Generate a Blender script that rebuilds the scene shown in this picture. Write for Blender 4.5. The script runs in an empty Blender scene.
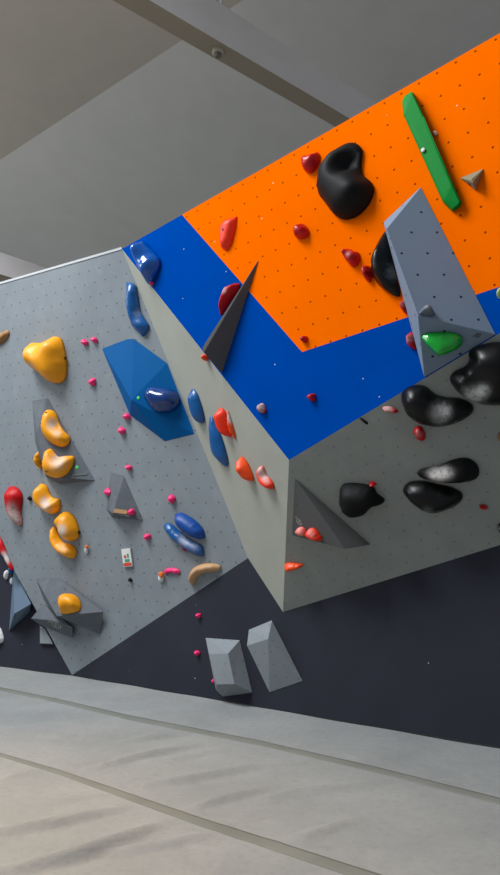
import bpy, bmesh, math, random
import numpy as np
from mathutils import Vector, Matrix
from mathutils.geometry import delaunay_2d_cdt
random.seed(7); np.random.seed(7)
scene = bpy.context.scene
COL = scene.collection

# ------------------------------------------------------------------ camera
PITCH = math.radians(10.0); FPX = 669.0; CAMH = 1.4
CAM = Vector((0, 0, CAMH))
cam_d = bpy.data.cameras.new('camera'); cam_o = bpy.data.objects.new('camera', cam_d); COL.objects.link(cam_o)
cam_d.sensor_fit = 'HORIZONTAL'; cam_d.sensor_width = 36; cam_d.lens = 36 * FPX / 500
cam_o.location = CAM; cam_o.rotation_euler = (math.pi / 2 + PITCH, 0, 0)
scene.camera = cam_o

def ray(px, py):
    x = (px - 250) / FPX; z = (437.5 - py) / FPX
    return Vector((x, math.cos(PITCH) - z * math.sin(PITCH), math.sin(PITCH) + z * math.cos(PITCH)))
def at_z(px, py, z=0.0):
    d = ray(px, py); return CAM + d * ((z - CAMH) / d.z)

def proj(P):
    d = P - CAM; y = d.y * math.cos(PITCH) + d.z * math.sin(PITCH); z = -d.y * math.sin(PITCH) + d.z * math.cos(PITCH)
    return np.array((250 + FPX * d.x / y, 437.5 - FPX * z / y))

class Plane:
    """a flat facet of the place, with its own axes (u to the right, v up, n out of the wall)"""
    def __init__(s, a, b, c, udir=None):
        n = (b - a).cross(c - a).normalized()
        if n.dot(CAM - a) < 0: n = -n
        s.n = n; s.o = a.copy()
        u = udir if udir is not None else Vector((0, 0, 1)).cross(n)
        u = (u - n * u.dot(n)).normalized()
        s.u = u; s.v = n.cross(u)
    def hit(s, px, py, h=0.0):
        d = ray(px, py); o = s.o + s.n * h
        return CAM + d * (s.n.dot(o - CAM) / s.n.dot(d))
    def uv(s, P):
        q = P - s.o; return (q.dot(s.u), q.dot(s.v))
    def mat(s, o):
        return Matrix(((s.u.x, s.v.x, s.n.x, o.x), (s.u.y, s.v.y, s.n.y, o.y), (s.u.z, s.v.z, s.n.z, o.z), (0, 0, 0, 1)))

# ------------------------------------------------------------------ layout of the climbing wall
Z = Vector((0, 0, 1))
P0 = at_z(72, 675); G0 = at_z(500, 747)
W = Plane(P0, G0, P0 + Z)
WL = Plane(P0, at_z(0, 665.5), P0 + Z)
A = W.hit(248, 558); C = W.hit(283, 612); D = W.hit(500, 545)
T = CAM + (W.hit(122, 249) - CAM) * 0.88
L = Plane(P0, A, T)
S = Plane(A, C, T)
B = S.hit(289, 460)
R = Plane(C, D, B)
E_ = R.hit(500, 333)
F = Plane(T, B, E_)

# ------------------------------------------------------------------ materials
def lin(c):
    return tuple((x / 255 / 12.92) if x / 255 <= .04045 else ((x / 255 + .055) / 1.055) ** 2.4 for x in c) + (1,)
def nodes(name):
    m = bpy.data.materials.new(name); m.use_nodes = True
    nt = m.node_tree; b = nt.nodes['Principled BSDF']
    return m, nt, b
def math_n(nt, op, a, b=None, c=None):
    n = nt.nodes.new('ShaderNodeMath'); n.operation = op
    for i, x in enumerate((a, b, c)):
        if x is None: continue
        if hasattr(x, 'links'): nt.links.new(x, n.inputs[i])
        else: n.inputs[i].default_value = x
    return n.outputs[0]
def mix_n(nt, fac, a, b):
    n = nt.nodes.new('ShaderNodeMix'); n.data_type = 'RGBA'
    for s, x in ((n.inputs['Factor'], fac), (n.inputs['A'], a), (n.inputs['B'], b)):
        if hasattr(x, 'links'): nt.links.new(x, s)
        else: s.default_value = x
    return n.outputs['Result']
def noise_n(nt, vec, scale, detail=3, rough=.55):
    n = nt.nodes.new('ShaderNodeTexNoise'); n.inputs['Scale'].default_value = scale
    n.inputs['Detail'].default_value = detail; n.inputs['Roughness'].default_value = rough
    nt.links.new(vec, n.inputs['Vector']); return n.outputs['Fac']
def ramp_n(nt, x, lo, hi):
    n = nt.nodes.new('ShaderNodeMapRange'); n.inputs['From Min'].default_value = lo; n.inputs['From Max'].default_value = hi
    nt.links.new(x, n.inputs['Value']); return n.outputs['Result']
def bump_n(nt, h, strength, dist, bsdf):
    n = nt.nodes.new('ShaderNodeBump'); n.inputs['Strength'].default_value = strength; n.inputs['Distance'].default_value = dist
    nt.links.new(h, n.inputs['Height']); nt.links.new(n.outputs['Normal'], bsdf.inputs['Normal'])

def paint(name, col, rough=.55, dots=None, dotcol=(45, 45, 45), specks=0.0, var=.10, dotmix=.8, chalky=.0, spec=.06):
    """painted plywood; dots = (cell width, cell height, radius, stagger) of the t-nut holes in UV cells"""
    m, nt, b = nodes(name)
    co = nt.nodes.new('ShaderNodeTexCoord'); ob = co.outputs['Object']
    base = lin(col)
    n1 = noise_n(nt, ob, 2.2, 5)
    c = mix_n(nt, ramp_n(nt, n1, .3, .75), tuple(x * (1 - var) for x in base[:3]) + (1,), tuple(min(1, x * (1 + var)) for x in base[:3]) + (1,))
    if chalky:
        n2 = noise_n(nt, ob, 7, 6, .65)
        c = mix_n(nt, math_n(nt, 'MULTIPLY', ramp_n(nt, n2, .52, .85), chalky), c, lin((205, 203, 200)))
    if specks:
        v = nt.nodes.new('ShaderNodeTexVoronoi'); v.inputs['Scale'].default_value = 9; nt.links.new(ob, v.inputs['Vector'])
        sep = nt.nodes.new('ShaderNodeSeparateColor'); nt.links.new(v.outputs['Color'], sep.inputs[0])
        near = math_n(nt, 'LESS_THAN', v.outputs['Distance'], .06)
        rare = math_n(nt, 'GREATER_THAN', sep.outputs[0], 1 - specks)
        c = mix_n(nt, math_n(nt, 'MULTIPLY', math_n(nt, 'MULTIPLY', near, rare), .65), c, lin((225, 222, 215)))
    if dots:
        sx, sy, r, stag = dots
        uv = nt.nodes.new('ShaderNodeSeparateXYZ'); nt.links.new(co.outputs['UV'], uv.inputs[0])
        row = math_n(nt, 'FLOOR', math_n(nt, 'ADD', uv.outputs[1], .5))
        odd = math_n(nt, 'MODULO', math_n(nt, 'ABSOLUTE', row), 2.0)
        uu = math_n(nt, 'ADD', math_n(nt, 'ADD', uv.outputs[0], .5), math_n(nt, 'MULTIPLY', odd, .5 if stag else 0.0))
        fu = math_n(nt, 'MULTIPLY', math_n(nt, 'SUBTRACT', math_n(nt, 'FRACT', uu), .5), sx)
        fv = math_n(nt, 'MULTIPLY', math_n(nt, 'SUBTRACT', math_n(nt, 'FRACT', math_n(nt, 'ADD', uv.outputs[1], .5)), .5), sy)
        d = math_n(nt, 'SQRT', math_n(nt, 'ADD', math_n(nt, 'MULTIPLY', fu, fu), math_n(nt, 'MULTIPLY', fv, fv)))
        hole = math_n(nt, 'MULTIPLY', math_n(nt, 'LESS_THAN', d, r), dotmix)
        c = mix_n(nt, hole, c, lin(dotcol))
    nt.links.new(c, b.inputs['Base Color'])
    b.inputs['Roughness'].default_value = rough
    b.inputs['Specular IOR Level'].default_value = spec
    bump_n(nt, noise_n(nt, ob, 120, 2), .08, .004, b)
    return m

def resin(name, col, rough=.45, bump=.15, spec=.4, coat=0.0, chalkcol=(205, 200, 196)):
    """moulded climbing-hold plastic; an attribute says where hands have left chalk"""
    m, nt, b = nodes(name)
    co = nt.nodes.new('ShaderNodeTexCoord'); ob = co.outputs['Object']
    base = lin(col)
    n1 = noise_n(nt, ob, 9, 4)
    c = mix_n(nt, n1, tuple(x * .85 for x in base[:3]) + (1,), tuple(min(1, x * 1.12) for x in base[:3]) + (1,))
    at = nt.nodes.new('ShaderNodeAttribute'); at.attribute_name = 'chalk'
    n2 = ramp_n(nt, noise_n(nt, ob, 28, 5, .7), .2, .52)
    ck = math_n(nt, 'MULTIPLY', at.outputs['Fac'], n2)
    c = mix_n(nt, ck, c, lin(chalkcol))
    nt.links.new(c, b.inputs['Base Color'])
    nt.links.new(math_n(nt, 'ADD', math_n(nt, 'MULTIPLY', ck, .9 - rough), rough), b.inputs['Roughness'])
    b.inputs['Specular IOR Level'].default_value = spec
    b.inputs['Coat Weight'].default_value = coat; b.inputs['Coat Roughness'].default_value = .12
    if bump: bump_n(nt, noise_n(nt, ob, 90, 3), bump, .004, b)
    return m
def plain(name, col, rough=.5, metal=0.0):
    m, nt, b = nodes(name)
    co = nt.nodes.new('ShaderNodeTexCoord')
    base = lin(col); n1 = noise_n(nt, co.outputs['Object'], 12, 3)
    nt.links.new(mix_n(nt, n1, tuple(x * .92 for x in base[:3]) + (1,), tuple(min(1, x * 1.08) for x in base[:3]) + (1,)), b.inputs['Base Color'])
    b.inputs['Roughness'].default_value = rough; b.inputs['Metallic'].default_value = metal
    return m

M = dict(
    yellow=resin('yellow_resin', (247, 160, 0), .42), red=resin('red_resin', (190, 12, 22), .35),
    brightred=resin('bright_red_resin', (188, 8, 15), .45, .15, .25), pink=resin('pink_resin', (255, 50, 120), .4),
    orange=resin('orange_resin', (255, 78, 10), .42), vermilion=resin('vermilion_resin', (255, 52, 0), .45),
    blue=resin('blue_resin', (3, 84, 150), .3, .05, .5), deepblue=resin('deep_blue_resin', (0, 68, 150), .45, .2),
    gloss=resin('glossy_blue_resin', (0, 84, 168), .16, 0, .5, .5), navy=resin('navy_resin', (0, 52, 118), .2, 0, .5, .4),
    black=resin('black_resin', (20, 20, 21), .6, .2, .16), blackgloss=resin('glossy_black_resin', (13, 13, 14), .32, .05, .25, chalkcol=(185, 185, 185)),
    green=resin('green_resin', (0, 134, 48), .55, .3, .1), greengloss=resin('glossy_green_resin', (0, 160, 40), .18, 0, .5, .6),
    stone=resin('stone_resin', (132, 128, 100), .6, .4), grey=resin('grey_resin', (88, 98, 112), .5),
    wood=resin('wooden_hold', (192, 150, 108), .5, .05), oldwood=resin('worn_wooden_hold', (150, 110, 62), .6, .1),
    white=resin('white_resin', (225, 225, 225), .5), palegreen=resin('pale_green_resin', (170, 185, 120), .5),
    bolt=plain('dark_bolt', (40, 38, 36), .4, .6), steel=plain('steel', (110, 122, 118), .45, .6),
    lime=plain('lime_dot', (60, 220, 90), .5), card=plain('white_card', (225, 225, 222), .5),
    cardred=plain('red_print', (215, 70, 50), .5), cardgreen=plain('green_print', (70, 150, 110), .5), cardorange=plain('orange_print', (240, 115, 30), .5),
    mark=plain('pale_print', (150, 150, 148), .6), darkmark=plain('dark_print', (52, 52, 50), .6),
)

# ------------------------------------------------------------------ object helpers
def link(name, bm, m, parent=None, matrix=None, smooth=False):
    me = bpy.data.meshes.new(name); bm.normal_update(); bm.to_mesh(me); bm.free()
    for p in me.polygons: p.use_smooth = smooth
    for x in (m if isinstance(m, (list, tuple)) else [m]): me.materials.append(x)
    o = bpy.data.objects.new(name, me); COL.objects.link(o)
    if matrix is not None: o.matrix_world = matrix
    if parent is not None:
        o.parent = parent
        o.matrix_parent_inverse = Matrix.Identity(4)
        if matrix is not None: o.matrix_basis = parent.matrix_basis.inverted() @ matrix
    return o
def tag(o, label, cat, group=None, kind=None):
    o['label'] = label; o['category'] = cat
    if group: o['group'] = group
    if kind: o['kind'] = kind
    return o
def struct(name, bm, m, label=None, cat=None, matrix=None, smooth=False):
    o = link(name, bm, m, None, matrix, smooth); o['kind'] = 'structure'
    if label: o['label'] = label; o['category'] = cat or 'wall'
    return o

def bm_box(bm, lo, hi):
    v = [bm.verts.new((x, y, z)) for x in (lo[0], hi[0]) for y in (lo[1], hi[1]) for z in (lo[2], hi[2])]
    for f in ((0, 1, 3, 2), (4, 6, 7, 5), (0, 4, 5, 1), (2, 3, 7, 6), (0, 2, 6, 4), (1, 5, 7, 3)):
        bm.faces.new([v[i] for i in f])
    bmesh.ops.recalc_face_normals(bm, faces=bm.faces)

# ------------------------------------------------------------------ the setting: climbing-wall panels
def grid_of(pl, p1, p2, steps, p3, rows):
    a = pl.hit(*p1); b = pl.hit(*p2); u = (b - a); sx = u.length / steps; u.normalize(); v = pl.n.cross(u)
    sy = abs((pl.hit(*p3) - a).dot(v)) / rows
    return a, u, v, sx, sy
def panel(name, polys, pl, mats, grid, thick=.03, label=None):
    """a plywood panel: front polygons in the wall plane, thickness behind, UV in t-nut cells"""
    bm = bmesh.new(); uvl = bm.loops.layers.uv.new('UVMap')
    o, u, v, sx, sy = grid
    cache = {}
    def vert(P):
        k = tuple(round(x, 4) for x in P)
        if k not in cache: cache[k] = bm.verts.new(P)
        return cache[k]
    back = -pl.n * thick
    for poly, mi in polys:
        f = bm.faces.new([vert(p) for p in poly]); f.normal_update()
        if f.normal.dot(pl.n) < 0: f.normal_flip()
        f.material_index = mi
    bm.edges.index_update()
    rim = [e for e in bm.edges if len(e.link_faces) == 1]
    front = list(bm.faces)
    bk = {}
    for vv in list(bm.verts): bk[vv] = bm.verts.new(vv.co + back)
    for e in rim:
        a, b = e.verts; g = bm.faces.new((a, b, bk[b], bk[a])); g.material_index = e.link_faces[0].material_index
    for f in front:
        g = bm.faces.new([bk[x] for x in reversed(f.verts)]); g.material_index = f.material_index
    bmesh.ops.recalc_face_normals(bm, faces=bm.faces)
    for f in bm.faces:
        for l in f.loops:
            q = l.vert.co - o; l[uvl].uv = (q.dot(u) / sx, q.dot(v) / sy)
    return struct(name, bm, mats, label)

gL = grid_of(L, (6.7, 294.3), (69.3, 276.5), 7, (7.7, 317.8), 2)
gF = grid_of(F, (479.6, 74.6), (422.4, 106), 3, (490.4, 148.4), 3)
gR = grid_of(R, (306, 464), (420, 396), 7.5, (318, 500), 2.5)
gS = grid_of(S, (226, 414), (262, 459), 2, (222, 470), 2)
gW = grid_of(W, (209, 676), (300, 690), 3, (209, 620), 2)
m_L = paint('light_grey_panel_paint', (134, 141, 147), .6, (gL[3], gL[4], .0105, True), (70, 72, 74), var=.07, dotmix=.65, chalky=.12)
m_S = paint('light_grey_side_paint', (164, 165, 155), .6, (gS[3], gS[4], .008, False), (90, 90, 90), var=.05, dotmix=.25, chalky=.1)
m_R = paint('light_grey_overhang_paint', (146, 150, 146), .6, (gR[3], gR[4], .009, True), (70, 70, 70), var=.06, dotmix=.35, chalky=.15)
m_O = paint('orange_panel_paint', (253, 108, 0), .55, (gF[3], gF[4], .0095, False), (95, 35, 5), specks=.1, var=.04, spec=0)
m_B = paint('blue_panel_paint', (0, 68, 160), .5, None, specks=.15, var=.06, spec=0)
m_W = paint('charcoal_panel_paint', (49, 50, 60), .6, None, specks=.07, var=.08, spec=.1)

panel('wall_left', [([P0, A, T, L.hit(-90, 309.8), L.hit(-90, 382)], 0)], L, [m_L], gL, label='light grey tall climbing panel on the left')
panel('wall_middle', [([A, C, B, T], 0)], S, [m_S], gS, label='pale grey narrow side facet of the climbing wall')
panel('wall_right', [([C, R.hit(640, 501.8), R.hit(640, 248.7), B], 0)], R, [m_R], gR, label='shaded grey overhanging facet at lower right')
q1 = F.hit(182, 214.7); q2 = F.hit(302, 352); q3 = F.hit(640, 240.5); q4 = F.hit(640, -47)
panel('wall_upper', [([q1, q2, q3, q4], 1), ([T, B, q2, q1], 0), ([B, F.hit(640, 248.7), q3, q2], 0)], F, [m_B, m_O], gF, label='upper facet painted orange with blue border')
wr = at_z(640, 770.5); wr = W.hit(640, 770.5)
panel('wall_base', [([P0, Vector((wr.x, wr.y, 0)), Vector((wr.x, wr.y, 2.2)), P0 + Z * 2.2], 0)], W, [m_W], gW, label='charcoal vertical base wall right of the corner')
wl = WL.hit(-90, 665.5 - 90 * .132); 
panel('wall_base_left', [([P0, Vector((wl.x, wl.y, 0)), Vector((wl.x, wl.y, 2.6)), P0 + Z * 2.6], 0)], WL, [m_W], gW, label='charcoal vertical base wall at far left')
# white edging along the top of the left panel
tl = L.hit(-90, 309.8); e1 = (T - tl).normalized(); e2 = L.n.cross(e1)
bm = bmesh.new(); vs = []
for q in (tl, T):
    for a, b in ((-.005, -.03), (.022, -.03), (.022, .006), (-.005, .006)): vs.append(bm.verts.new(q + e2 * a + L.n * b))
for i in range(4): bm.faces.new((vs[i], vs[(i + 1) % 4], vs[4 + (i + 1) % 4], vs[4 + i]))
bm.faces.new(vs[3::-1]); bm.faces.new(vs[4:8]); bmesh.ops.recalc_face_normals(bm, faces=bm.faces)
struct('trim_1', bm, plain('white_edging', (190, 194, 196), .5), 'pale edging strip along the top of the left panel')

# ------------------------------------------------------------------ floor: padded mat with wrinkles
WR = [  # wrinkles of the loose cover, as polylines with height and width
    ([(-20, 736), (60, 735), (140, 733)], .012, .05), ([(115, 741), (160, 735), (205, 731)], .02, .05), ([(88, 767), (150, 754), (198, 744)], .024, .055),
    ([(128, 785), (190, 777), (250, 766), (300, 764)], .02, .055), ([(-20, 836), (50, 824), (122, 806)], .022, .05),
    ([(-20, 874), (30, 866), (75, 856), (125, 836), (168, 818)], .028, .055), ([(170, 812), (215, 799), (260, 788)], .018, .05), ([(0, 700), (40, 699), (90, 694)], .012, .06),
    ([(0, 778), (30, 770), (62, 764)], .012, .05), ([(60, 722), (110, 716), (150, 717)], .012, .04), ([(140, 760), (180, 757), (225, 748)], .012, .045), ([(40, 800), (85, 796), (120, 790)], .012, .045), ([(255, 800), (300, 790), (340, 788)], .012, .05), ([(110, 850), (170, 842), (230, 826)], .016, .05), ([(230, 845), (300, 836), (360, 816)], .014, .06), ([(290, 795), (350, 785), (420, 775)], .010, .07)]
WRW = [([at_z(*p) for p in pts], h, w) for pts, h, w in WR]
SEAM_A = [(-200, 653.2), (-30, 681.7), (55, 699), (130, 716.5), (260, 741.5), (380, 769), (540, 809.5)]; SEAM_B = [(-200, 707.5), (-30, 746), (0, 753), (60, 770.5), (120, 791.5), (200, 819.5), (300, 851.5), (420, 890)]
SEAML = [[at_z(*p) for p in l] for l in (SEAM_A, SEAM_B)]
def floor_h(x, y):
    x = np.asarray(x, float); y = np.asarray(y, float)
    z = .004 * np.sin(x * 2.1 + y * 1.3) + .003 * np.sin(x * 5.3 - y * 3.1 + 1)
    for pts, h, w in WRW:
        dm = np.full(x.shape, 1e9); tt = np.zeros(x.shape); tot = len(pts) - 1
        for i in range(tot):
            a, b = pts[i], pts[i + 1]; dx, dy = b.x - a.x, b.y - a.y
            t = np.clip(((x - a.x) * dx + (y - a.y) * dy) / (dx * dx + dy * dy), 0, 1)
            d = np.hypot(x - a.x - t * dx, y - a.y - t * dy)
            tt = np.where(d < dm, (i + t) / tot, tt); dm = np.minimum(dm, d)
        z = z + 2.0 * h * np.exp(-(dm / (w * .7)) ** 2) * np.sin(np.pi * np.clip(tt * .94 + .03, 0, 1)) ** .6
    for ln in SEAML:
        dm = np.full(x.shape, 1e9)
        for a, b in zip(ln, ln[1:]):
            dx, dy = b.x - a.x, b.y - a.y
            t = np.clip(((x - a.x) * dx + (y - a.y) * dy) / (dx * dx + dy * dy), 0, 1)
            dm = np.minimum(dm, np.hypot(x - a.x - t * dx, y - a.y - t * dy))
        z = z * (1 - np.exp(-(dm / .16) ** 2))
    return z - .012
xs = np.concatenate([np.arange(-7, -3.6, .4), np.arange(-3.6, 3.2, .035), np.arange(3.2, 7.1, .4)])
ys = np.concatenate([np.arange(-4, 2.2, .4), np.arange(2.2, 6.6, .03), np.arange(6.6, 12.5, .12)])
gx, gy = np.meshgrid(xs, ys); gz = floor_h(gx, gy)
# flush with the wall foot, so the cover meets the panels
me = bpy.data.meshes.new('floor')
nv = gx.size; nx_ = len(xs)
fv = np.stack([gx.ravel(), gy.ravel(), gz.ravel()], 1)
ii = np.arange(nv).reshape(gx.shape)
quads = np.stack([ii[:-1, :-1].ravel(), ii[:-1, 1:].ravel(), ii[1:, 1:].ravel(), ii[1:, :-1].ravel()], 1)
me.from_pydata(fv.tolist(), [], quads.tolist()); me.polygons.foreach_set('use_smooth', [True] * len(me.polygons))
m, nt, b = nodes('padded_mat_cover')
co = nt.nodes.new('ShaderNodeTexCoord'); ob = co.outputs['Object']
c = mix_n(nt, ramp_n(nt, noise_n(nt, ob, 1.3, 6, .6), .3, .7), lin((136, 138, 138)), lin((152, 153, 152)))
c = mix_n(nt, math_n(nt, 'MULTIPLY', ramp_n(nt, noise_n(nt, ob, 22, 5, .7), .5, .8), .4), c, lin((116, 114, 109)))
c = mix_n(nt, math_n(nt, 'MULTIPLY', ramp_n(nt, noise_n(nt, ob, 4, 7, .75), .58, .8), .4), c, lin((182, 178, 176)))
nt.links.new(c, b.inputs['Base Color']); b.inputs['Roughness'].default_value = .85; b.inputs['Specular IOR Level'].default_value = .15
bump_n(nt, noise_n(nt, ob, 14, 6, .7), .4, .013, b)
me.materials.append(m)
fo = bpy.data.objects.new('floor', me); COL.objects.link(fo); fo['kind'] = 'structure'; fo['label'] = 'beige grey padded floor mat with soft wrinkles'; fo['category'] = 'floor'
m_seam = paint('seam_cover_fabric', (122, 123, 117), .9, None, var=.1, spec=.1)
def seam(name, top, bot, label):
    bm = bmesh.new(); prev = None; N = 160
    def along(pts, t):
        L_ = [0]
        for i in range(len(pts) - 1): L_.append(L_[-1] + math.dist(pts[i], pts[i + 1]))
        s = t * L_[-1]
        for i in range(len(pts) - 1):
            if s <= L_[i + 1] + 1e-9:
                k = (s - L_[i]) / (L_[i + 1] - L_[i]); return (pts[i][0] + (pts[i + 1][0] - pts[i][0]) * k, pts[i][1] + (pts[i + 1][1] - pts[i][1]) * k)
        return pts[-1]
    for i in range(N + 1):
        a = at_z(*along(top, i / N)); b_ = at_z(*along(bot, i / N)); row = []
        for k in range(5):
            q = a.lerp(b_, k / 4); h = float(floor_h(q.x, q.y)); row.append(bm.verts.new((q.x, q.y, h + (.004 if 0 < k < 4 else .001))))
        low = [bm.verts.new((row[0].co.x, row[0].co.y, row[0].co.z - .02)), bm.verts.new((row[-1].co.x, row[-1].co.y, row[-1].co.z - .02))]
        cur = row + [low[1], low[0]]
        if prev:
            for k in range(7): bm.faces.new((prev[k], prev[(k + 1) % 7], cur[(k + 1) % 7], cur[k]))
        else: bm.faces.new(cur)
        prev = cur
    bm.faces.new(prev); bmesh.ops.recalc_face_normals(bm, faces=bm.faces)
    struct(name, bm, m_seam, label, 'trim', smooth=True)
seam('trim_2', [(-200, 652), (-30, 680), (55, 697), (130, 714), (260, 739), (380, 766), (540, 806)], [(-200, 654.5), (-30, 683.5), (55, 701), (130, 719), (260, 744), (380, 772), (540, 813)], 'olive grey seam strip across the mat nearer the wall')
seam('trim_3', [(-200, 706), (-30, 744), (0, 751), (60, 768), (120, 788), (200, 815), (300, 846), (420, 884)], [(-200, 709), (-30, 748), (0, 755), (60, 773), (120, 795), (200, 824), (300, 857), (420, 897)], 'olive grey seam strip across the mat nearer the camera')

# ------------------------------------------------------------------ hall roof and beams
HR = 9.0
r0 = at_z(0, 160, HR); r1 = at_z(240, 2, HR)
rd = (r1 - r0).normalized(); rp = Vector((-rd.y, rd.x, 0))          # rp points away from the camera
if rp.y < 0: rp = -rp
ra, rb = r0 - rd * 8, r1 + rd * 9
def slab(name, quad, m, label, th=.15):
    bm = bmesh.new(); lo = [bm.verts.new(q) for q in quad]; hi = [bm.verts.new(q + Z * th) for q in quad]
    bm.faces.new(lo); bm.faces.new(hi)
    for i in range(4): bm.faces.new((lo[i], lo[(i + 1) % 4], hi[(i + 1) % 4], hi[i]))
    bmesh.ops.recalc_face_normals(bm, faces=bm.faces)
    return struct(name, bm, m, label, 'ceiling')
m_far = paint('grey_roof_lining', (214, 210, 202), .9, None, var=.03, spec=.1)
m_near = paint('brown_grey_roof_lining', (208, 196, 182), .9, None, var=.03, spec=.1)
sl = math.tan(math.radians(16))
slab('ceiling', [ra, rb, rb + rp * 14 - Z * 14 * sl, ra + rp * 14 - Z * 14 * sl], m_far, 'smooth grey roof slope behind the climbing wall')
slab('ceiling_near', [ra, rb, rb - rp * 3 - Z * .09, ra - rp * 3 - Z * .09], m_near, 'brownish roof slope at upper left')
m_beam = paint('lit_grey_beam', (245, 238, 238), .7, None, var=.03, spec=.2)  # beam face colour lightened to read as lit
m_under = paint('shaded_brown_grey_beam', (182, 166, 144), .8, None, var=.03, spec=.2)  # brown-grey underside, darkened so its shade sits in the colour
def beam(name, lo_a, lo_b, up_px, und_px, hb, label, ext):
    """lo_a, lo_b: two points on the near lower edge; the section is read at lo_a's end"""
    a = at_z(*lo_a, hb); b_ = at_z(*lo_b, hb); d = (b_ - a).normalized(); w = Vector((-d.y, d.x, 0))
    if w.dot(a - CAM) < 0: w = -w
    def solve(px, mode):                                   # height or depth of the section seen at this pixel
        best = None
        for i in range(1, 400):
            s = i * .005; o = a + (Z * s if mode else w * s); n = (d.cross(w) if not mode else w)
            pn = Z if not mode else w
            r = ray(*px); k = pn.dot(o - CAM) / pn.dot(r); q = CAM + r * k - o; q = q - d * q.dot(d)
            if best is None or q.length < best[0]: best = (q.length, s)
        return best[1]
    hgt = solve(up_px, True); dep = solve(und_px, False)
    bm = bmesh.new(); ends = []
    for q in (a - d * ext[0], b_ + d * ext[1]):
        ends.append([bm.verts.new(x) for x in (q, q + w * dep, q + w * dep + Z * hgt, q + Z * hgt)])
    for i in range(4):
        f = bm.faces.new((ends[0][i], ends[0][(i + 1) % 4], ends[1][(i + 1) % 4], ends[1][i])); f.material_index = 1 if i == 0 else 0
    bm.faces.new(ends[0]); bm.faces.new(ends[1]); bmesh.ops.recalc_face_normals(bm, faces=bm.faces)
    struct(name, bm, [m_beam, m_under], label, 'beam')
    return a, d, w, dep, hgt
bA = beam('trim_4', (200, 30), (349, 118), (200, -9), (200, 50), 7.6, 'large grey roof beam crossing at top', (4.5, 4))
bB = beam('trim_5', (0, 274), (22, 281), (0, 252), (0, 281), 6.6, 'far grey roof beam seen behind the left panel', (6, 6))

# ceiling fittings
def lathe(bm, prof, seg=20, z0=0):
    rings = []
    for r, z in prof: rings.append([bm.verts.new((r * math.cos(2 * math.pi * i / seg), r * math.sin(2 * math.pi * i / seg), z)) for i in range(seg)])
    for a, b_ in zip(rings, rings[1:]):
        for i in range(seg): bm.faces.new((a[i], a[(i + 1) % seg], b_[(i + 1) % seg], b_[i]))
    bm.faces.new(rings[0][::-1]); bm.faces.new(rings[-1]); bmesh.ops.recalc_face_normals(bm, faces=bm.faces)
sp = at_z(218, 51, 7.6)
bm = bmesh.new(); lathe(bm, [(.075, 0), (.075, -.03), (.06, -.045)])
det = link('smoke_detector', bm, plain('cream_plastic', (190, 180, 160), .5), None, Matrix.Translation(sp))
tag(det, 'small round cream smoke detector under the large grey roof beam', 'smoke detector')
bm = bmesh.new(); lathe(bm, [(.045, -.045), (.045, -.07), (.03, -.085)])
link('sensor_cap', bm, plain('dark_cream_plastic', (120, 112, 98), .5), det, det.matrix_world.copy())
ctop = bA[0]
rodp = CAM + ray(221, 8) * ((bA[0].y + 1.0 - CAM.y) / ray(221, 8).y)
best = None
for i in range(400):                                       # a rod standing on the beam's top, found along the beam
    q = bA[0] + bA[1] * (i * .01 - 2) + bA[2] * bA[3] * .35 + Z * bA[4]
    r = ray(221, 8); v_ = (q - CAM); e = abs(v_.x / v_.y * r.y - r.x)
    if best is None or e < best[0]: best = (e, q)
rq = best[1]
bm = bmesh.new(); lathe(bm, [(.03, 0), (.03, .02), (.018, .03), (.018, 1.2)], 12)
tag(link('hanging_rod', bm, plain('white_rod', (215, 215, 215), .5), None, Matrix.Translation(rq)), 'thin white rod rising from the large grey beam at top', 'rod')

GAP = .002   # things are bolted on: a hair in front of the panel
# ------------------------------------------------------------------ holds
def smooth_poly(pts, n, sharp=False):
    P = [np.array(p, float) for p in pts]; K = len(P); out = []
    if sharp:
        for i in range(K):
            a, b_ = P[i], P[(i + 1) % K]; k = max(2, int(round(n * np.linalg.norm(b_ - a) / sum(np.linalg.norm(P[j] - P[j - 1]) for j in range(K)))))
            out += [a + (b_ - a) * t / k for t in range(k)]
        return np.array(out)
    per = max(3, n // K)
    for i in range(K):
        a, b_, c_, d = P[i - 1], P[i], P[(i + 1) % K], P[(i + 2) % K]
        for j in range(per):
            t = j / per
            out.append(.5 * (2 * b_ + (c_ - a) * t + (2 * a - 5 * b_ + 4 * c_ - d) * t * t + (3 * b_ - a - 3 * c_ + d) * t ** 3))
    return np.array(out)
def inside(p, poly):
    x, y = p; c = False; n = len(poly); j = n - 1
    for i in range(n):
        xi, yi = poly[i]; xj, yj = poly[j]
        if (yi > y) != (yj > y) and x < (xj - xi) * (y - yi) / (yj - yi) + xi: c = not c
        j = i
    return c
def seg_dist(p, poly):
    a = poly; b_ = np.roll(poly, -1, 0); d = b_ - a; t = np.clip(((p - a) * d).sum(1) / np.maximum((d * d).sum(1), 1e-12), 0, 1)
    return np.min(np.linalg.norm(a + d * t[:, None] - p, axis=1))

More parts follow.
